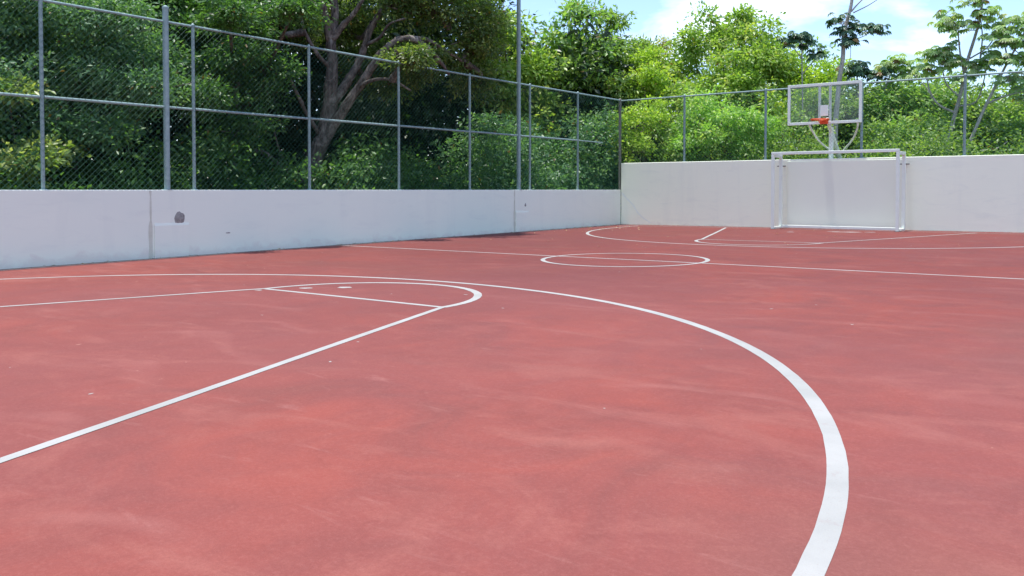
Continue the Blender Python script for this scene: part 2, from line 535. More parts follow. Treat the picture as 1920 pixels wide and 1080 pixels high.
# ------------------------------------------------------------------ perimeter walls
wl_top = 1.107
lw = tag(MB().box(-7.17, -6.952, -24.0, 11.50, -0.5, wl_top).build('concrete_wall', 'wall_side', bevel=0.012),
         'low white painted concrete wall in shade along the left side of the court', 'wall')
for y0, y1, zt in ((-4.0, -3.35, 0.505), (6.14, 6.70, 0.525)):
    MB().add([(-6.951, y0, -0.45), (-6.938, y0, -0.45), (-6.938, y0, zt - 0.02), (-6.951, y0, zt + 0.025), (-6.951, y1, -0.45), (-6.938, y1, -0.45), (-6.938, y1, zt - 0.02), (-6.951, y1, zt + 0.025)], [(0, 1, 2, 3), (4, 7, 6, 5), (1, 5, 6, 2), (2, 6, 7, 3), (0, 4, 5, 1), (0, 3, 7, 4)]).build('footing_block', 'wall_side', lw)
for y0 in (-4.06, 6.09):
    st = MB()
    zs = np.linspace(-0.2, 1.09, 14)
    for z in zs:
        wv = rng.uniform(0.014, 0.035) + (0.02 if z < 0.5 else 0)
        st.v += [(-6.9495, y0 - wv + rng.normal() * 0.004, z), (-6.9495, y0 + wv * 0.7, z)]
    st.f = [(2 * i, 2 * i + 1, 2 * i + 3, 2 * i + 2) for i in range(len(zs) - 1)]
    st.build('stained_joint', 'stain', lw)


def lump(cx, y, z, ry, rz, depth, name, parent):
    mb = MB()
    rings, seg_ = 4, 16
    mb.v.append((cx + depth, y, z))
    for k in range(1, rings + 1):
        q = k / rings
        for s in range(seg_):
            t = 2 * math.pi * s / seg_
            w = 1.0 if math.sin(t) > -0.3 else 1.12
            mb.v.append((cx + depth * math.cos(q * math.pi / 2) * rng.uniform(0.8, 1.1), y + ry * q * math.cos(t) * w * rng.uniform(0.84, 1.1),
                         z + rz * q * max(math.sin(t), -0.85) * rng.uniform(0.84, 1.1)))
    for s in range(seg_):
        mb.f.append((0, 1 + s, 1 + (s + 1) % seg_))
        for k in range(rings - 1):
            a, b = 1 + k * seg_ + s, 1 + k * seg_ + (s + 1) % seg_
            mb.f.append((a, a + seg_, b + seg_, b))
    o = mb.build(name, 'mortar', parent, smooth=True)
    o['label'] = 'rough grey mortar patch'

lump(-6.952, -3.525, 0.605, 0.10, 0.115, 0.014, 'mortar_patch', lw)
lump(-6.952, 6.56, 0.70, 0.035, 0.05, 0.02, 'mortar_patch', lw)
lump(-6.952, -2.55, 0.31, 0.05, 0.012, 0.008, 'mortar_patch', lw)

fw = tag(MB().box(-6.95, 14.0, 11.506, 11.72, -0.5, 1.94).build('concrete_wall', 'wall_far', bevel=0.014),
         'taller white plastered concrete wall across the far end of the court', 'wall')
crk = smooth_path([(-6.93, 11.5, 1.02), (-6.70, 11.5, 0.80), (-6.50, 11.5, 0.62), (-6.36, 11.5, 0.42), (-6.15, 11.5, 0.24), (-5.9, 11.5, 0.10)], 5)
sm = MB()
for i, q in enumerate(crk):
    w = rng.uniform(0.010, 0.022)
    sm.v += [(q[0] - w, 11.503, q[2] - w), (q[0] + w, 11.503, q[2] + w)]
sm.f = [(2 * i, 2 * i + 1, 2 * i + 3, 2 * i + 2) for i in range(len(crk) - 1)]
sm.build('plaster_seam', 'white_steel', fw)

# broken dirty joint between walls and court
def joint(name, pts, nrm, wmin, wmax, gap, mat, lift):
    mb = MB()
    on = True
    for a, b in zip(pts[:-1], pts[1:]):
        L = math.hypot(b[0] - a[0], b[1] - a[1])
        n = int(L / 0.07)
        prev = None
        w = 0.5 * (wmin + wmax)
        for i in range(n + 1):
            w = min(wmax, max(wmin, w + rng.normal() * 0.006))
            if rng.random() < gap:
                prev = None
                continue
            x, y = a[0] + (b[0] - a[0]) * i / n, a[1] + (b[1] - a[1]) * i / n
            x2, y2 = x + nrm[0] * w, y + nrm[1] * w
            o = len(mb.v)
            mb.v += [(x, y, gz(x, y) + lift), (x2, y2, gz(x2, y2) + lift)]
            if prev is not None:
                mb.f.append((prev, prev + 1, o + 1, o))
            prev = o
    tag(mb.build(name, mat, court_floor), kind='stuff')

joint('joint_dirt', [(-6.953, -20), (-6.953, 11.5)], (1, 0), 0.015, 0.06, 0.05, 'dirt', 0.0012)
joint('dust_strip', [(-6.953, -20), (-6.953, 11.5)], (1, 0), 0.05, 0.17, 0.04, 'dust', 0.0007)
joint('joint_dirt', [(-6.9, 11.507), (13.0, 11.507)], (0, -1), 0.008, 0.035, 0.12, 'dirt', 0.0012)
joint('dust_strip', [(-6.9, 11.507), (13.0, 11.507)], (0, -1), 0.03, 0.14, 0.05, 'dust', 0.0007)

# ------------------------------------------------------------------ fences
def chain_link(name, p0, p1, z00, z01, top0, top1, off, parent, pitch, wire):
    """one bay of coated wire woven on the diagonal between two posts"""
    p0, p1 = np.array(p0, float), np.array(p1, float)
    L = np.hypot(*(p1 - p0)); d = (p1 - p0) / L
    nrm = np.array((-d[1], d[0]))
    h = max(top0 - z00, top1 - z01)
    mb = MB()
    r = wire
    for fam in (1, -1):
        k0 = -h if fam == 1 else 0
        k = math.floor(k0 / pitch) * pitch
        while k < (L if fam == 1 else L + h):
            # along-fence s, height t : s = k + fam * t
            t0, t1 = (max(0, -k), min(h, L - k)) if fam == 1 else (max(0, k - L), min(h, k))
            if t1 - t0 > 0.02:
                s0, s1 = k + fam * t0, k + fam * t1
                zt = lambda s, t: (z00 + (z01 - z00) * s / L) + t * ((top0 + (top1 - top0) * s / L) - (z00 + (z01 - z00) * s / L)) / h
                oo = off + fam * 0.003
                A = p0 + d * s0 + nrm * oo; B = p0 + d * s1 + nrm * oo
                mb.tube([(A[0], A[1], zt(s0, t0)), (B[0], B[1], zt(s1, t1))], r, 4, caps=False)
            k += pitch
    return tag(mb.build(name, 'wire', parent), kind='stuff')


def post(name, x, y, z0, z1, r, mat, parent, cap=True):
    mb = MB().tube([(x, y, z0), (x, y, z1)], r, 14)
    mb.tube([(x, y, z0), (x, y, z0 + 0.012)], r * 1.9, 14)
    if cap:
        mb.tube([(x, y, z1 - 0.02), (x, y, z1 + 0.02), (x, y, z1 + 0.045)], [r * 1.12, r * 1.1, r * 0.4], 14)
    o = mb.build(name, mat, parent, smooth=False)
    return o

FX = -7.05
left_fence = empty('chain_link_fence', (FX, 0, wl_top), 'long green chain-link fence with a middle rail on the low left wall', 'fence')
ly = [-11.05, -8.40, -5.78, -3.17, -0.58, 1.95, 4.40, 6.89, 9.22, 11.60]
lz = [4.10, 4.08, 4.055, 4.03, 4.00, 3.97, 3.945, 3.93, 3.92, 3.91]
for i, (y, z) in enumerate(zip(ly, lz)):
    post('fence_post', FX, y, wl_top, z + 0.01, 0.030 if i < len(ly) - 1 else 0.045, 'galv' if i < len(ly) - 1 else 'galv_old', left_fence)
for i in range(len(ly) - 1):
    MB().tube([(FX, ly[i] + 0.035, lz[i]), (FX, ly[i + 1] - 0.035, lz[i + 1])], 0.023, 10).build('top_rail', 'galv', left_fence)
    if i < len(ly) - 2:
        MB().tube([(FX, ly[i] + 0.035, 2.555), (FX, ly[i + 1] - 0.035, 2.55)], 0.024, 10).build('middle_rail', 'galv', left_fence)
    else:
        MB().tube([(FX, ly[i] + 0.035, 2.55), (FX, ly[i] + 1.35, 2.54)], 0.018, 10).build('middle_rail', 'galv', left_fence)
    chain_link('wire_mesh', (FX, ly[i]), (FX, ly[i + 1]), wl_top + 0.012, wl_top + 0.012, lz[i] + 0.01, lz[i + 1] + 0.01, -0.048, left_fence, 0.10, 0.0015)

FY = 11.60
far_fence = empty('chain_link_fence', (0, FY, 1.94), 'green chain-link fence on top of the tall far wall', 'fence')
bx = [-7.05, -4.83, -2.33, 0.27, 2.70, 5.25, 7.8, 10.3]
for i, x in enumerate(bx):
    if i > 0:
        post('fence_post', x, FY, 1.94, 3.90, 0.034, 'galv', far_fence)
for i in range(len(bx) - 1):
    MB().tube([(bx[i] + 0.04, FY, 3.89), (bx[i + 1] - 0.035, FY, 3.89)], 0.022, 10).build('top_rail', 'galv', far_fence)
    chain_link('wire_mesh', (bx[i], FY), (bx[i + 1], FY), 1.952, 1.952, 3.90, 3.90, -0.045, far_fence, 0.10, 0.0013)

# ------------------------------------------------------------------ poles
tag(post('steel_pole', FX + 0.01, -3.70, wl_top, 4.27, 0.052, 'galv', None),
    'thick short grey steel pole standing on the left wall just above fence height', 'pole')
pl = post('steel_pole', FX + 0.01, 6.38, wl_top, 8.6, 0.055, 'galv', None)
tag(pl, 'tall thin grey steel pole rising far above the left fence', 'pole')

# ------------------------------------------------------------------ goal
g0 = (-0.17, 10.9, gz(-0.17, 10.9))
goal = empty('football_goal', g0, 'white square-tube goal frame standing against the far wall', 'goal')
xl, xr, yf, yr, zt = -1.74, 1.41, 10.66, 11.23, 2.075
b = 0.037
for x in (xl, xr):
    MB().box(x - b, x + b, yf - b, yf + b, gz(x, yf), zt - b - 0.002).build('front_post', 'white_steel', goal, bevel=0.008)
    MB().box(x - 0.04, x + 0.04, yr - 0.04, yr + 0.04, gz(x, yr), zt - 0.10).build('rear_post', 'white_steel', goal, bevel=0.008)
    MB().box(x - 0.035, x + 0.035, yf + b + 0.002, yr + 0.04, zt - 0.10 + 0.002, zt - 0.02).build('top_side_bar', 'white_steel', goal, bevel=0.008)
    MB().box(x - 0.03, x + 0.03, yf + b + 0.002, yr - 0.042, gz(x, yr) + 0.004, gz(x, yr) + 0.06).build('ground_side_bar', 'white_steel', goal, bevel=0.006)
    MB().box(x - 0.12, x + 0.12, yr + 0.042, yr + 0.055, 1.74, 1.765).box(x - 0.012, x + 0.012, yr + 0.056, 11.505, 1.742, 1.763).build('wall_bracket', 'dark_steel', goal)
    MB().box(x - 0.06, x + 0.06, yf - 0.06, yf + 0.075, gz(x, yf) + 0.001, gz(x, yf) + 0.012).build('foot_plate', 'dark_steel', goal)
MB().box(xl - b, xr + b, yf - b, yf + b, zt - b, zt + b).build('crossbar', 'white_steel', goal, bevel=0.008)
MB().box(xl + 0.042, xr - 0.042, yr - 0.035, yr + 0.035, 0.075, 0.15).build('ground_bar', 'white_steel', goal, bevel=0.008)
for x0, x1 in ((-1.66, 1.33),):
    o = MB().box(x0, x1, 11.490, 11.505, 0.10, 1.88).build('back_panel', 'panel', goal, bevel=0.003)

# ------------------------------------------------------------------ basketball hoop
hoop = empty('basketball_hoop', (-0.60, 11.87, -0.2), 'basketball hoop with clear glass backboard and orange ring behind the goal', 'basketball hoop')
hx0, hx1, hy, hz0, hz1 = -1.66, 0.30, 11.50, 2.865, 3.96
t = 0.036
MB().tube([(-0.60, 11.87, -0.2), (-0.60, 11.87, 2.80)], 0.062, 14).build('pole', 'white_steel', hoop)
MB().tube([(-0.57, 13.2, -0.2), (-0.57, 12.55, 1.95), (-0.60, 11.68, 2.86), (-0.63, 11.57, 3.02)], [0.06, 0.06, 0.055, 0.05], 12).build('main_arm', 'white_steel', hoop)
board = MB().box(hx0 + 2 * t + 0.001, hx1 - 2 * t - 0.001, hy - 0.006, hy + 0.006, hz0 + 2 * t + 0.001, hz1 - 2 * t - 0.001).build('backboard', 'glass', hoop)
for x in (hx0 + t, hx1 - t):
    MB().box(x - t, x + t, hy - 0.028, hy + 0.028, hz0, hz1).build('frame_bar', 'white_steel', board, bevel=0.006)
for z in (hz0 + t, hz1 - t):
    MB().box(hx0 + 2 * t + 0.002, hx1 - 2 * t - 0.002, hy - 0.028, hy + 0.028, z - t, z + t).build('frame_bar', 'white_steel', board, bevel=0.006)
for x in (-0.807, -0.526):
    MB().box(x - 0.032, x + 0.032, hy + 0.012, hy + 0.06, hz0 + 2 * t + 0.003, hz1 - 2 * t - 0.003).build('support_bar', 'white_steel', hoop, bevel=0.005)
MB().box(-0.774, -0.559, hy - 0.016, hy - 0.0075, 3.08, 3.37).build('mounting_plate', 'white_steel', hoop, bevel=0.004)
for pts in ([(0.19, 11.535, 2.87), (0.15, 11.64, 2.73), (-0.02, 11.9, 2.49), (-0.25, 12.15, 2.30), (-0.54, 12.46, 2.08)],
            [(-1.08, 11.535, 2.87), (-1.05, 11.64, 2.73), (-0.97, 11.9, 2.48), (-0.85, 12.2, 2.28), (-0.60, 12.46, 2.08)]):
    MB().tube(smooth_path(pts, 4), 0.026, 10).build('brace', 'white_steel', hoop, smooth=True)
ring = MB()
rc = (-0.66, hy - 0.15 - 0.225, 2.965)
ring.tube([(rc[0] + 0.225 * math.cos(a), rc[1] + 0.225 * math.sin(a), rc[2]) for a in np.linspace(0, 2 * math.pi, 33)], 0.014, 8, caps=False)
for k in range(12):
    a = 2 * math.pi * (k + 0.5) / 12
    q = [(rc[0] + 0.225 * math.cos(a + e), rc[1] + 0.225 * math.sin(a + e), rc[2] - 0.012 - dz) for e, dz in ((-0.09, 0), (-0.05, 0.03), (0.05, 0.03), (0.09, 0))]
    ring.tube(q, 0.005, 5, caps=False)
ringo = ring.build('ring', 'orange', hoop, smooth=True)
MB().box(-0.77, -0.55, hy - 0.060, hy - 0.030, 2.86, 3.015).build('ring_bracket', 'orange', ringo, bevel=0.006)
for s in (-1, 1):
    MB().tube([(-0.66 + s * 0.09, hy - 0.055, 2.89), (-0.66 + s * 0.12, rc[1] + 0.19, 2.955)], 0.012, 8).build('ring_stay', 'orange', ringo)
MB().box(-0.72, -0.60, rc[1] + 0.20, hy - 0.061, 2.935, 2.955).build('ring_plate', 'orange', ringo, bevel=0.004)

# ------------------------------------------------------------------ vegetation
def unit(a):
    return a / np.maximum(np.linalg.norm(a, axis=-1, keepdims=True), 1e-9)


def leaf_object(name, mat, pos, axis, nrm, length, ratio, tone, parent=None, droop=0.0, kind=None):
    """each leaf is four points folded along the midrib"""
    n = len(pos)
    axis = unit(axis)
    side = unit(np.cross(axis, nrm))
    up = np.cross(side, axis)
    L = np.asarray(length).reshape(-1, 1) * np.ones((n, 1))
    Wd = L * ratio * 0.5
    a = pos
    m = pos + axis * L * 0.45 + up * L * 0.06
    tip = pos + axis * L - up * L * (0.05 + droop)
    l = m + side * Wd - up * L * droop * 0.3
    r = m - side * Wd - up * L * droop * 0.3
    V = np.stack([a, r, tip, l], 1).reshape(-1, 3)
    idx = (np.arange(n) * 4)[:, None]
    F = np.concatenate([idx + np.array([0, 1, 2]), idx + np.array([0, 2, 3])], 1).reshape(-1)
    me = bpy.data.meshes.new(name)
    me.vertices.add(4 * n)
    origin = np.zeros(3) if parent is None else np.array(parent.location)
    me.vertices.foreach_set('co', (V - origin).astype(np.float32).ravel())
    me.loops.add(6 * n)
    me.loops.foreach_set('vertex_index', F.astype(np.int32))
    me.polygons.add(2 * n)
    me.polygons.foreach_set('loop_start', np.arange(0, 6 * n, 3, dtype=np.int32))
    me.update(calc_edges=True)
    at = me.attributes.new('tone', 'FLOAT', 'POINT')
    at.data.foreach_set('value', np.repeat(np.clip(tone, 0, 1), 4).astype(np.float32))
    me.materials.append(M[mat])
    o = bpy.data.objects.new(name, me)
    COL.objects.link(o)
    if parent is not None:
        o.parent = parent
    if kind:
        o['kind'] = kind
    return o


def clump_leaves(centres, outward, per, sigma, leaf, up_bias=0.9):
    """sprays of leaves round each clump centre; returns arrays for leaf_object"""
    nc = len(centres)
    C = np.repeat(centres, per, 0)
    O = np.repeat(outward, per, 0)
    n = len(C)
    off = rng.normal(size=(n, 3)) * sigma * np.array((1, 1, 0.62))
    pos = C + off
    pos[:, 2] -= 0.25 * np.hypot(off[:, 0], off[:, 1])
    axis = unit(off) * 0.8 + O * 0.5 + rng.normal(size=(n, 3)) * 0.5 + np.array((0, 0, -0.35))
    nrm = np.array((0, 0, 0.45)) + O * 0.55 + rng.normal(size=(n, 3)) * 0.5
    L = leaf * rng.uniform(0.6, 1.25, n)
    ct = np.repeat(rng.normal(0.40, 0.20, nc), per)
    tone = np.where(rng.random(n) < 0.008, 1.0, np.clip(ct + rng.normal(0, 0.14, n), 0, 0.93))
    return pos, axis, nrm, L, tone


def lobe_clumps(lobe, per, leaf, dens):
    x, y, z, r, rz = lobe
    area = 4 * math.pi * ((r * r + 2 * r * rz) / 3)
    nleaf = dens * 1.15 * area / (0.5 * leaf * leaf * 0.48)
    nc = max(4, int(nleaf / per))
    ns = 7 if r > 0.7 else 4
    sd = unit(rng.normal(size=(ns, 3)) + np.array((0, 0, 0.25)))
    sc_ = sd * rng.uniform(0.45, 0.85, (ns, 1))
    sr = rng.uniform(0.36, 0.60, ns)
    pick = rng.choice(ns, nc, p=sr ** 2 / (sr ** 2).sum())
    d = unit(rng.normal(size=(nc, 3)))
    d[:, 2] = np.where((d[:, 2] < -0.2) & (rng.random(nc) < 0.5), -d[:, 2], d[:, 2])
    rad = 1.0 - 0.65 * rng.random(nc) ** 1.6
    shoot = rng.random(nc) < 0.07
    rad = np.where(shoot, rng.uniform(1.05, 1.5, nc), rad)
    local = sc_[pick] + d * (rad * sr[pick])[:, None]
    core = rng.random(nc) < 0.16
    local[core] = unit(rng.normal(size=(nc, 3)))[core] * rng.uniform(0.1, 0.7, (nc, 1))[core]
    c = np.array((x, y, z)) + local * np.array((r, r, rz))
    return c, d


TREES = [
    ('broadleaf_tree', 'full leafy tree with hanging blue-green sprays at the left edge', 'bluegreen', (-11.0, -3.33), [(-10.05, -4.63, 4.06, 1.4, 1.0), (-9.34, -3.58, 3.88, 1.5, 1.0), (-11.52, -3.25, 5.87, 2, 1.4), (-11.19, -1.53, 5.93, 1.8, 1.4), (-8.51, -3.5, 2.91, 1.0, 0.6), (-8.96, -5.38, 2.73, 1.0, 0.6), (-9.13, -4.29, 3.13, 0.9, 0.5), (-10.58, -6.03, 4.02, 1.8, 1.2), (-9.4, -6.29, 2.5, 1.1, 0.7), (-8.81, -4.55, 2.17, 0.9, 0.5), (-9.11, -2.73, 3.7, 0.8, 0.5)], 0.105, 1.0, [], 0.13),
    ('evergreen_tree', 'dark dense evergreen between the thick pole and the forked tree', 'dark', (-11.97, 1.0), [(-10.16, -0.6, 4.65, 1.5, 1.0), (-10.83, 0.88, 6.35, 1.8, 1.3), (-8.96, -1.9, 3.03, 1.0, 0.6), (-9.25, 0.01, 3.62, 1.0, 0.7), (-10.63, -1.36, 5.06, 1.2, 1.0), (-8.9, -1.07, 2.31, 0.9, 0.5), (-9.16, -1.27, 3.77, 0.9, 0.5), (-7.29, -2.25, 4.49, 0.7, 0.35), (-7.12, -0.83, 4.81, 0.7, 0.35)], 0.105, 1.0, [], 0.13),
    ('forked_tree', 'large old tree with forked grey-brown trunk and arching limb', 'olive', (-9.8, 1.43), [(-10.03, 1.29, 6.31, 1.4, 1.1), (-9.49, 3.47, 6.92, 1.9, 1.2), (-7.8, 4.04, 5.51, 1.3, 1.0), (-7.55, 5.07, 4.83, 1.0, 0.9), (-7.67, 3.33, 4.1, 0.8, 0.5), (-7.15, 2.01, 4.14, 0.6, 0.35), (-7.52, 5.35, 3.96, 0.8, 0.6), (-10.23, 1.04, 4.89, 0.9, 0.8), (-7.64, 4.46, 6.69, 1.4, 1.1), (-10.06, 3.15, 5.17, 1.1, 0.8), (-9.51, 4.03, 3.99, 1.3, 0.9)], 0.105, 1.0, [([(-9.82, 1.41, 0.54), (-9.77, 1.47, 1.25), (-9.64, 1.63, 1.83), (-9.49, 1.81, 2.41), (-9.39, 1.92, 3.12), (-9.36, 1.97, 4.03), (-9.37, 1.95, 4.73)], 0.26, 0.12), ([(-9.37, 1.95, 4.69), (-9.36, 1.81, 5.16), (-9.27, 1.61, 5.62), (-9.16, 1.43, 6.32)], 0.11, 0.06), ([(-9.36, 1.96, 4.72), (-9.38, 2.1, 5.33), (-9.55, 2.21, 6.02), (-9.58, 2.48, 6.99)], 0.12, 0.06), ([(-9.35, 1.97, 4.72), (-9.13, 2.08, 5.04), (-8.8, 2.16, 5.3), (-8.49, 2.19, 5.62)], 0.1, 0.04), ([(-9.62, 1.65, 1.83), (-9.18, 1.86, 2.66), (-8.79, 2.02, 3.22), (-8.41, 2.14, 3.71), (-8.01, 2.28, 4.26), (-7.71, 2.44, 4.56), (-7.48, 2.68, 4.67), (-7.35, 3.09, 4.56), (-7.24, 3.47, 4.26), (-7.18, 3.79, 3.91)], 0.13, 0.035), ([(-9.31, 2.02, 3.26), (-9.2, 2.3, 3.73), (-9.12, 2.54, 4.13), (-8.98, 2.7, 4.66), (-8.84, 2.85, 5.19), (-8.72, 3.13, 5.63), (-8.51, 3.48, 5.74), (-8.22, 3.91, 6.01)], 0.11, 0.04), ([(-7.48, 2.68, 4.67), (-7.37, 3.2, 4.69), (-7.38, 3.88, 4.52), (-7.42, 4.65, 4.31)], 0.07, 0.03), ([(-8.58, 3.42, 5.73), (-8.22, 3.91, 5.68), (-7.87, 4.51, 5.33)], 0.06, 0.02), ([(-10.25, 1.34, 1.44), (-10.38, 0.82, 1.95), (-10.54, 0.26, 2.13), (-10.67, -0.29, 2.54)], 0.08, 0.03), ([(-9.36, 1.97, 4.03), (-9.32, 1.55, 4.29), (-9.36, 1.17, 4.81), (-9.29, 0.94, 5.39)], 0.06, 0.025), ([(-9.51, 1.79, 2.35), (-9.46, 1.21, 3.01), (-9.41, 0.79, 3.66), (-9.43, 0.43, 4.11)], 0.06, 0.02), ([(-8.6, 2.07, 3.53), (-8.04, 2.1, 3.68), (-7.6, 2.27, 3.66), (-7.22, 2.51, 3.41)], 0.05, 0.02), ([(-8.98, 2.7, 4.66), (-8.44, 2.69, 4.8), (-8.07, 2.65, 5.07), (-7.66, 2.78, 5.17)], 0.045, 0.02), ([(-9.26, 0.65, 1.18), (-9.25, 0.5, 1.67), (-9.28, 0.3, 2.15), (-9.33, 0.23, 2.57)], 0.03, 0.015)], 0.2),
    ('roadside_tree', 'light green drooping tree behind the tall thin pole', 'bright', (-11.13, 11.31), [(-10.47, 9.92, 6.19, 1.0, 0.9), (-10.4, 11.24, 4.33, 1.2, 1.1), (-10.99, 10.14, 4.36, 1.2, 1.0), (-10.11, 11.46, 5.22, 0.8, 0.6), (-11.0, 9.48, 7.72, 1.2, 0.9), (-10.47, 9.92, 2.93, 1.2, 0.9)], 0.2, 1.0, [], 0.13),
    ('pointed_tree', 'bright green tree with pointed top left of the blue sky gap', 'bright2', (-10.8, 14.03), [(-10.44, 13.67, 6.53, 1.1, 0.9), (-9.85, 13.47, 5.14, 1.4, 1.1), (-10.33, 12.53, 4.53, 1.3, 1.1), (-10.57, 14.19, 7.61, 0.55, 0.45), (-9.82, 12.28, 3.3, 1.3, 1.0), (-10.22, 14.54, 7.39, 0.5, 0.4)], 0.22, 1.0, [], 0.13),
    ('shaded_tree', 'darker green tree with slim top beside the sky gap', 'mid', (-10.47, 16.63), [(-10.26, 16.17, 7.42, 0.6, 0.6), (-10.13, 15.67, 5.98, 1.2, 1.0), (-9.71, 16.51, 5.54, 1.0, 0.8), (-9.67, 17.23, 6.13, 0.8, 0.6), (-9.35, 14.97, 4.3, 1.3, 1.0)], 0.155, 1.0, [], 0.13),
    ('yellowing_tree', 'thin yellowish tree with sparse top between two green crowns', 'yellow', (-10.47, 19.53), [(-10.43, 18.98, 6.94, 0.6, 0.45), (-9.82, 19.32, 6.77, 0.6, 0.4), (-10.15, 19.14, 5.97, 0.9, 0.6)], 0.11, 0.5, [], 0.13),
    ('rounded_tree', 'tall rounded bright green tree left of the backboard', 'bright', (-6.51, 18.72), [(-6.65, 18.1, 7.03, 1.1, 0.8), (-5.19, 18.19, 6.4, 1.1, 0.9), (-7.55, 17.68, 6.08, 1.1, 0.9), (-5.76, 17.41, 5.4, 1.6, 1.1), (-4.49, 17.93, 5.45, 1.0, 0.9), (-6.82, 15.8, 4.2, 1.3, 1.0), (-8.14, 16.92, 5.16, 1.0, 0.8), (-4.69, 16.77, 4.06, 1.3, 1.0), (-5.91, 18.43, 7.28, 0.7, 0.5)], 0.17, 1.0, [], 0.13),
    ('leafy_shrub', 'yellow-green shrub behind the fence corner', 'yellowgreen', (-7.51, 13.85), [(-7.3, 12.94, 3.13, 0.8, 0.7), (-6.88, 13.97, 3.44, 0.8, 0.7), (-7.93, 14.76, 4.65, 0.8, 0.8), (-7.29, 12.59, 2.34, 0.8, 0.5), (-8.37, 16.12, 5.68, 0.7, 0.6)], 0.13, 1.0, [], 0.13),
    ('leafy_shrub', 'dense light green bush between the second and third far fence posts', 'yellowgreen2', (-4.13, 13.97), [(-4.27, 13.25, 2.77, 1.0, 0.7), (-3.54, 13.57, 3.0, 0.9, 0.8), (-5.2, 13.7, 3.34, 0.9, 0.9), (-5.47, 13.13, 2.56, 0.8, 0.6)], 0.125, 1.0, [], 0.13),
    ('leafy_shrub', 'small pale-leaved shrub at the lower left behind the fence', 'paleleaf', (-8.79, -5.25), [(-8.25, -5.51, 1.52, 0.55, 0.4), (-8.21, -5.15, 1.71, 0.35, 0.25), (-8.35, -5.75, 2.75, 0.3, 0.25)], 0.12, 1.0, [], 0.03),
    ('canopy_tree', 'low yellow-green treetop just above the backboard', 'yellowgreen', (-3.01, 19.51), [(-3.05, 19.5, 5.21, 0.8, 0.45), (-3.6, 18.89, 4.72, 0.8, 0.6), (-3.97, 18.34, 4.98, 0.7, 0.6), (-3.39, 17.27, 3.57, 1.2, 1.0)], 0.155, 1.0, [], 0.13),
    ('canopy_tree', 'leafy green tree seen through the glass backboard', 'mid', (-2.05, 18.76), [(-1.95, 17.75, 3.61, 1.2, 1.0), (-1.59, 18.89, 4.12, 1.0, 0.8), (-2.27, 17.12, 3.15, 1.2, 0.8), (-0.89, 17.01, 2.83, 1.2, 0.8)], 0.155, 1.0, [], 0.13),
    ('canopy_tree', 'low spreading green tree right of the backboard', 'bright2', (-0.2, 19.25), [(-0.35, 18.7, 3.86, 1.4, 0.7), (-0.69, 18.1, 3.57, 1.1, 0.8), (0.45, 18.37, 3.53, 1.3, 0.8), (0.16, 17.28, 2.8, 1.4, 0.8)], 0.155, 1.0, [], 0.13),
    ('canopy_tree', 'low green tree beneath the branching umbrella-leaved trees', 'mid', (1.57, 19.61), [(1.18, 19.03, 3.36, 1.2, 0.7), (2.01, 18.67, 3.21, 1.2, 0.7), (1.33, 17.53, 2.68, 1.2, 0.7), (2.67, 17.26, 2.59, 1.2, 0.6)], 0.155, 1.0, [], 0.13),
    ('canopy_tree', 'bushy green tree at the right edge', 'bright2', (3.59, 18.89), [(3.14, 18.33, 3.06, 1.1, 0.8), (4.02, 18.44, 3.18, 1.3, 1.0), (3.61, 17.38, 2.44, 1.2, 0.6), (5.19, 18.53, 3.21, 1.5, 1.2)], 0.155, 1.0, [], 0.13),
]
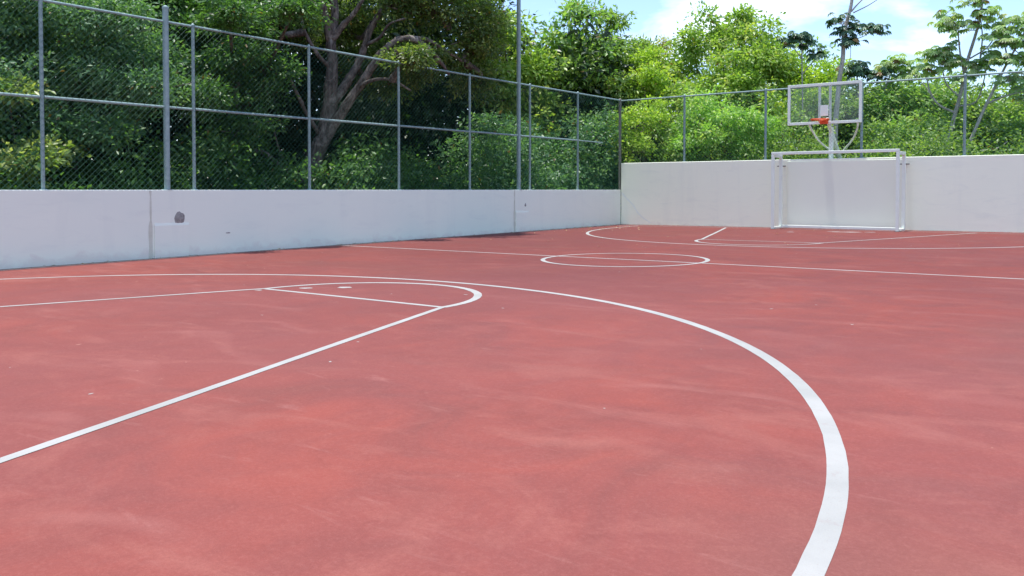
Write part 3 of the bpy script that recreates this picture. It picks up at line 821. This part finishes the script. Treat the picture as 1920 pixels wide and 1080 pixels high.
UMBRELLA_TREES = [
    ('umbrella-leaved sapling with dark leaves left of the backboard', [([(-2.94, 16.37, 1.3), (-2.98, 16.36, 3.83), (-3.0, 16.35, 4.71), (-3.02, 16.34, 5.84)], 0.0248, 0.0198), ([(-3.0, 16.35, 4.88), (-2.76, 16.44, 5.21), (-2.6, 16.49, 5.35)], 0.0186, 0.0099), ([(-3.01, 16.35, 5.4), (-3.2, 16.28, 5.67), (-3.26, 16.26, 5.8)], 0.0186, 0.0099)], [(-3.03, 16.34, 6.06), (-2.82, 16.41, 5.91), (-2.59, 16.49, 5.47), (-3.29, 16.24, 5.9), (-2.7, 16.46, 5.7), (-3.12, 16.31, 6.1), (-3.11, 16.22, 6.15), (-3.42, 16.11, 6.01)], True, 0.18),
    ('tall slender pale-trunked tree rising behind the backboard', [([(-1.61, 15.34, 1.04), (-1.6, 15.34, 2.85), (-1.56, 15.36, 3.67), (-1.5, 15.38, 4.49), (-1.41, 15.4, 5.14), (-1.39, 15.41, 5.79), (-1.31, 15.44, 6.27), (-1.2, 15.47, 6.75), (-1.14, 15.49, 7.4)], 0.093, 0.046200000000000005), ([(-1.19, 15.47, 6.56), (-1.02, 15.52, 6.77), (-0.82, 15.58, 6.95), (-0.49, 15.67, 7.05)], 0.0248, 0.013200000000000002), ([(-1.14, 15.49, 6.52), (-0.77, 15.59, 6.69), (-0.49, 15.67, 6.86)], 0.0186, 0.0099), ([(-1.13, 15.49, 5.69), (-0.84, 15.57, 5.79), (-0.62, 15.64, 5.93)], 0.0124, 0.00792), ([(-1.34, 15.43, 4.84), (-1.21, 15.47, 5.13), (-1.2, 15.47, 5.54)], 0.0124, 0.00792)], [(-1.45, 15.39, 6.25), (-1.28, 15.44, 6.04), (-1.35, 15.42, 5.85), (-1.16, 15.48, 5.68), (-0.81, 15.58, 6.04), (-0.61, 15.64, 6.06), (-0.41, 15.7, 5.89), (-1.5, 15.38, 6.35), (-1.34, 15.65, 6.09), (-1.22, 15.28, 5.58), (-0.48, 15.44, 5.94)], True, 0.17),
    ('small dark umbrella-leaved tree above the backboard corner', [([(-1.58, 17.86, 1.21), (-1.63, 17.84, 3.34), (-1.67, 17.83, 4.57), (-1.74, 17.81, 5.14)], 0.0434, 0.0198), ([(-1.67, 17.83, 4.4), (-1.33, 17.93, 4.73), (-1.02, 18.02, 4.86)], 0.0186, 0.0099)], [(-1.81, 17.79, 5.21), (-1.58, 17.86, 5.13), (-1.71, 17.82, 4.93), (-1.14, 17.98, 4.86), (-0.94, 18.04, 4.83), (-1.96, 17.74, 5.05), (-1.68, 18.08, 5.03), (-0.97, 17.87, 4.9)], True, 0.18),
    ('small umbrella-leaved tree right of the backboard', [([(-0.98, 18.03, 1.21), (-0.97, 18.03, 3.14), (-0.89, 18.05, 4.27), (-0.74, 18.09, 4.79), (-0.53, 18.14, 5.25)], 0.0434, 0.0198), ([(-0.8, 18.07, 4.62), (-0.4, 18.18, 4.77), (-0.06, 18.26, 4.92)], 0.0186, 0.0099), ([(0.64, 18.01, 3.74), (0.42, 17.96, 4.34), (0.18, 17.9, 4.61), (0.03, 17.87, 4.86)], 0.0186, 0.0099)], [(-0.84, 18.06, 5.23), (-0.56, 18.14, 5.35), (-0.34, 18.19, 5.34), (-0.68, 18.11, 5.08), (-0.13, 18.24, 5.01), (0.03, 18.28, 4.8), (-0.37, 18.18, 4.82), (0.13, 18.3, 5.08), (-0.85, 18.35, 5.1), (-0.54, 18.23, 5.19), (-0.23, 17.95, 4.71)], False, 0.18),
    ('large branching umbrella-leaved tree with pale trunk behind the far fence', [([(1.28, 16.51, 1.2), (1.33, 16.51, 2.32), (1.48, 16.55, 3.19), (1.64, 16.58, 3.89), (1.8, 16.61, 4.83), (1.98, 16.64, 5.52), (2.11, 16.66, 6.05), (2.18, 16.67, 6.59), (2.22, 16.68, 7.13)], 0.0744, 0.026400000000000003), ([(1.54, 16.56, 3.39), (1.12, 16.47, 3.63), (0.87, 16.42, 4.01), (0.77, 16.4, 4.42), (0.72, 16.39, 4.66)], 0.0372, 0.013200000000000002), ([(1.74, 16.6, 4.52), (1.63, 16.57, 5.15), (1.58, 16.56, 5.66), (1.56, 16.56, 5.98)], 0.031, 0.013200000000000002), ([(2.11, 16.87, 4.99), (2.16, 16.87, 5.61), (2.1, 16.86, 6.24)], 0.0248, 0.013200000000000002), ([(1.88, 16.62, 4.98), (2.31, 16.7, 5.26), (2.54, 16.73, 5.63)], 0.0248, 0.013200000000000002), ([(1.59, 16.57, 3.58), (2.06, 16.65, 3.71), (2.25, 16.69, 4.33), (2.31, 16.7, 4.82)], 0.0248, 0.013200000000000002), ([(1.64, 16.58, 3.86), (1.3, 16.51, 4.23), (1.19, 16.49, 4.63), (1.13, 16.47, 5.06)], 0.0248, 0.013200000000000002), ([(1.41, 16.12, 2.3), (1.02, 16.04, 2.59), (0.69, 15.97, 2.79)], 0.0248, 0.013200000000000002)], [(1.2, 16.49, 6.1), (1.45, 16.54, 6.21), (1.62, 16.57, 6.0), (1.31, 16.51, 5.89), (1.07, 16.46, 5.23), (1.29, 16.51, 5.37), (0.85, 16.41, 5.15), (1.94, 16.63, 6.6), (2.19, 16.67, 6.33), (2.32, 16.7, 6.16), (2.52, 16.73, 5.86), (2.68, 16.75, 5.66), (2.1, 16.66, 6.86), (2.31, 16.7, 4.92), (2.07, 16.65, 4.72), (1.71, 16.59, 4.8), (1.05, 16.46, 4.72), (0.72, 16.39, 4.77), (1.84, 16.61, 4.51), (1.38, 16.53, 4.98), (2.47, 16.72, 5.09), (1.09, 16.91, 6.44), (1.87, 16.42, 5.89), (1.25, 16.89, 5.18), (1.08, 16.38, 5.08), (2.3, 16.35, 6.28), (2.48, 16.26, 5.56), (1.87, 16.4, 6.73), (2.12, 16.5, 4.68), (1.37, 16.43, 4.87), (1.7, 16.36, 4.37), (2.42, 16.53, 4.87)], False, 0.18),
    ('leaning umbrella-leaved tree at the right edge', [([(1.83, 16.2, 1.2), (1.9, 16.22, 2.17), (2.16, 16.26, 2.98), (2.39, 16.3, 3.59), (2.68, 16.35, 4.26), (2.94, 16.39, 4.85), (3.19, 16.42, 5.32), (3.41, 16.45, 5.87)], 0.062, 0.0198), ([(2.39, 16.3, 3.59), (2.85, 16.38, 3.79), (3.31, 16.44, 3.89), (3.82, 16.5, 3.96)], 0.031, 0.013200000000000002), ([(2.91, 16.38, 4.78), (2.82, 16.37, 5.24), (2.77, 16.36, 5.5)], 0.0248, 0.013200000000000002), ([(2.68, 16.35, 4.26), (3.11, 16.41, 4.42), (3.37, 16.45, 4.37)], 0.0248, 0.013200000000000002), ([(2.09, 15.64, 2.19), (2.77, 15.76, 2.28), (3.02, 15.79, 2.47)], 0.0186, 0.013200000000000002)], [(2.83, 16.37, 5.7), (3.02, 16.4, 5.91), (3.18, 16.42, 5.74), (2.96, 16.39, 5.37), (3.19, 16.42, 5.23), (2.8, 16.37, 4.89), (3.06, 16.41, 4.81), (2.94, 16.39, 4.25), (3.2, 16.43, 4.29), (3.42, 16.46, 4.82), (3.54, 16.47, 5.55), (3.41, 16.45, 6.02), (3.68, 16.49, 5.09), (3.82, 16.5, 4.04), (3.37, 16.45, 3.99), (2.66, 16.35, 5.3), (4.06, 16.53, 4.62), (2.93, 15.98, 5.33), (2.89, 16.65, 5.96), (3.27, 16.27, 5.34), (2.94, 15.93, 4.76), (3.26, 16.89, 4.04), (3.74, 16.01, 5.14), (3.53, 16.75, 4.8), (3.31, 16.56, 3.68), (4.27, 16.24, 4.67)], False, 0.18),
]


def add_twigs(mb, origin, targets, r0):
    for q in targets:
        o = np.array(origin)
        mid = (o + q) / 2 + rng.normal(size=3) * 0.08
        mb.tube([tuple(o), tuple(mid), tuple(q)], [r0, r0 * 0.6, r0 * 0.25], 4, caps=False)


for name, label, colour, (bx_, by_), lobes, leaf, dens, limbs, tr in TREES:
    z0 = -0.22
    shrub = name == 'leafy_shrub'
    root = empty(name, (bx_, by_, z0), label, 'shrub' if shrub else 'tree')
    cs, ds = [], []
    wood = MB()
    top = max(l[2] for l in lobes)
    fork = np.array((bx_, by_, max(0.5, 0.45 * top)))
    if limbs:
        for pts, r0, r1 in limbs:
            sp = smooth_path(pts, 4)
            wood.tube(sp, list(np.linspace(r0, r1, len(sp))), 10, wob=0.13)
        sp = smooth_path([(bx_ - 0.05, by_ - 0.05, z0), (bx_, by_, 0.25), limbs[0][0][1]], 4)
        wood.tube(sp, list(np.linspace(0.42, 0.29, len(sp))), 12, wob=0.06)
    else:
        jit = rng.normal(size=2) * 0.12
        sp = smooth_path([(bx_, by_, z0), (bx_ + jit[0], by_ + jit[1], fork[2] * 0.5), tuple(fork)], 4)
        wood.tube(sp, list(np.linspace(tr, tr * 0.7, len(sp))), 9, wob=0.05)
    for lb in lobes:
        c, d = lobe_clumps(lb, 20, leaf, dens)
        cs.append(c); ds.append(d)
        ctr = np.array(lb[:3])
        if limbs:
            ends = np.array([p for pts, _, _ in limbs for p in pts[2:]])
            start = ends[np.argmin(((ends - ctr) ** 2).sum(1))]
        else:
            start = fork
        m = (start + ctr) / 2 + np.array((0, 0, -0.12)) + rng.normal(size=3) * 0.12
        sp = smooth_path([tuple(start), tuple(m), tuple(ctr)], 3)
        wood.tube(sp, list(np.linspace(tr * 0.5, tr * 0.2, len(sp))), 6, caps=False)
        sel = rng.choice(len(c), min(len(c), 14), replace=False)
        add_twigs(wood, ctr, c[sel], tr * 0.16)
    wood.build('trunk', 'bark', root, smooth=True)
    c, d = np.concatenate(cs), np.concatenate(ds)
    leaf_object('crown', colour, *(lambda p: (p[0], p[1], p[2], p[3], 0.48, p[4]))(clump_leaves(c, d, 20, 0.85 * leaf * rng.uniform(0.8, 1.15), leaf)), parent=root)

# umbrella-leaved trees: palmate leaves of nine drooping lobes on long stalks
for label, limbs, tips, dark, blade in UMBRELLA_TREES:
    bx_, by_ = limbs[0][0][0][:2]
    root = empty('umbrella_tree', (bx_, by_, -0.22), label, 'tree')
    wood = MB()
    for k, (pts, r0, r1) in enumerate(limbs):
        if k == 0:
            pts = [(bx_, by_, -0.22)] + list(pts)
        sp = smooth_path(pts, 4)
        wood.tube(sp, list(np.linspace(r0, r1, len(sp))), 8)
    pos, ax, nr, Ls, tn = [], [], [], [], []
    ends = np.array([p for pts, _, _ in limbs for p in smooth_path(pts, 4)])
    for tip in tips:
        tip = np.array(tip)
        e = ends[np.argmin(((ends - tip) ** 2).sum(1))]
        if np.linalg.norm(e - tip) > 0.08:
            wood.tube(smooth_path([tuple(e), tuple((e + tip) / 2 + np.array((0, 0, -0.05))), tuple(tip - np.array((0, 0, 0.1)))], 3), 0.014, 5, caps=False)
        nl = rng.integers(8, 13)
        a0 = rng.uniform(0, 6.28)
        for k in range(nl):
            a = a0 + 2.4 * k
            el = rng.uniform(-0.35, 0.75)
            st = rng.uniform(0.16, 0.44)
            ctr = tip + st * np.array((math.cos(a) * math.cos(el), math.sin(a) * math.cos(el), math.sin(el) * 0.8))
            wood.tube([tuple(tip - np.array((0, 0, 0.06))), tuple(ctr)], 0.006, 3, caps=False)
            up = unit(np.array((math.cos(a) * 0.45, math.sin(a) * 0.45, 1.0)) + rng.normal(size=3) * 0.22)
            e1 = unit(np.cross(up, np.array((0.3, 0.5, 0.1)))); e2 = np.cross(up, e1)
            tone = rng.normal(0.45, 0.2) if rng.random() > 0.05 else 1.0
            R = blade * rng.uniform(0.8, 1.2)
            b0 = rng.uniform(0, 6.28)
            for j in range(10):
                tj = b0 + 2 * math.pi * j / 10.6
                dirv = e1 * math.cos(tj) + e2 * math.sin(tj) - up * 0.42
                pos.append(ctr); ax.append(dirv); nr.append(up + dirv * 0.1)
                Ls.append(R * rng.uniform(0.85, 1.1)); tn.append(min(0.93, max(0, tone)) if tone < 1 else 1.0)
    wood.build('trunk', 'bark_pale', root, smooth=True)
    leaf_object('crown', 'umbrella_dark' if dark else 'umbrella', np.array(pos), np.array(ax), np.array(nr), np.array(Ls), 0.42, np.array(tn), parent=root, droop=0.22)


def thicket(name, label, colour, boxes, leaf, per, n, sigma):
    """undergrowth that reads as one mass"""
    cs = []
    tot = sum((x1 - x0) * (y1 - y0) * 0 + 1 for x0, x1, y0, y1, z0, z1 in boxes)
    for x0, x1, y0, y1, z0, z1 in boxes:
        k = n // len(boxes)
        c = rng.uniform((x0, y0, z0), (x1, y1, z1), (k, 3))
        h = 1 + 0.25 * np.sin(c[:, 0] * 1.7 + c[:, 1] * 1.3) + 0.2 * np.sin(c[:, 1] * 3.1 + 1)
        c[:, 2] = z0 + (c[:, 2] - z0) * np.clip(h, 0.55, 1.2)
        cs.append(c)
    c = np.concatenate(cs)
    d = unit(rng.normal(size=c.shape) + np.array((0.5, -0.4, 0.5)))
    p = clump_leaves(c, d, per, sigma, leaf)
    o = leaf_object(name, colour, p[0], p[1], p[2], p[3], 0.48, p[4], kind='stuff')
    return tag(o, label, 'undergrowth')

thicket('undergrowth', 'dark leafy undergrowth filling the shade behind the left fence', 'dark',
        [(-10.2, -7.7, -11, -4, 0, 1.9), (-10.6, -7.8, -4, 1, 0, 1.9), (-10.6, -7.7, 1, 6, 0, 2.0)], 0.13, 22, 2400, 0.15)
thicket('undergrowth', 'mid-green undergrowth behind the left fence near the far corner', 'bluegreen',
        [(-9.6, -7.6, 6, 9.5, 0, 2.7), (-9.6, -7.5, 9.5, 13, 0, 3.1)], 0.14, 22, 1500, 0.16)
thicket('undergrowth', 'green undergrowth showing above the far wall behind the fence', 'mid',
        [(-8, -2, 12.6, 15.5, 0, 2.9), (-2, 4, 12.6, 15.5, 0, 2.5), (4, 10, 12.6, 15.5, 0, 2.6)], 0.12, 22, 4200, 0.18)
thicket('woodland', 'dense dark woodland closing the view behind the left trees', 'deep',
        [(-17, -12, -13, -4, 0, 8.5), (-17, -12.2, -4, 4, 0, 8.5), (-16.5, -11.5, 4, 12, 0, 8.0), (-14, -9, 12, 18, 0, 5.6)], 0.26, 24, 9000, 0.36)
thicket('woodland', 'green woodland behind the trees at the far end', 'mid',
        [(-12, -4, 19, 24, 0, 5.6), (-4, 3, 19, 23, 0, 4.2), (3, 12, 17, 22, 0, 3.9)], 0.22, 24, 5000, 0.34)

# dry leaves blown against the walls
n = 210
px = np.concatenate([rng.normal(-5.9, 0.55, 70), -6.93 + np.abs(rng.normal(0, 0.10, 115)), rng.uniform(-6.5, 4, 25)])
py = np.concatenate([rng.normal(8.4, 1.1, 70), rng.uniform(-9, 11, 115), rng.uniform(2, 10.8, 25)])
py = np.minimum(py, 11.4); px = np.maximum(px, -6.93)
pz = gz(px, py) + 0.012
lp = np.stack([px, py, pz], 1)
ang = rng.uniform(0, 6.28, n)
lax = np.stack([np.cos(ang), np.sin(ang), rng.uniform(-0.05, 0.2, n)], 1)
lnr = np.array((0, 0, 1.0)) + rng.normal(size=(n, 3)) * 0.25
tag(leaf_object('fallen_leaves', 'litter', lp, lax, lnr, rng.uniform(0.03, 0.075, n), 0.55, rng.uniform(0, 0.9, n), kind='stuff'),
    'dry leaves scattered on the court near the far left corner', 'leaves')
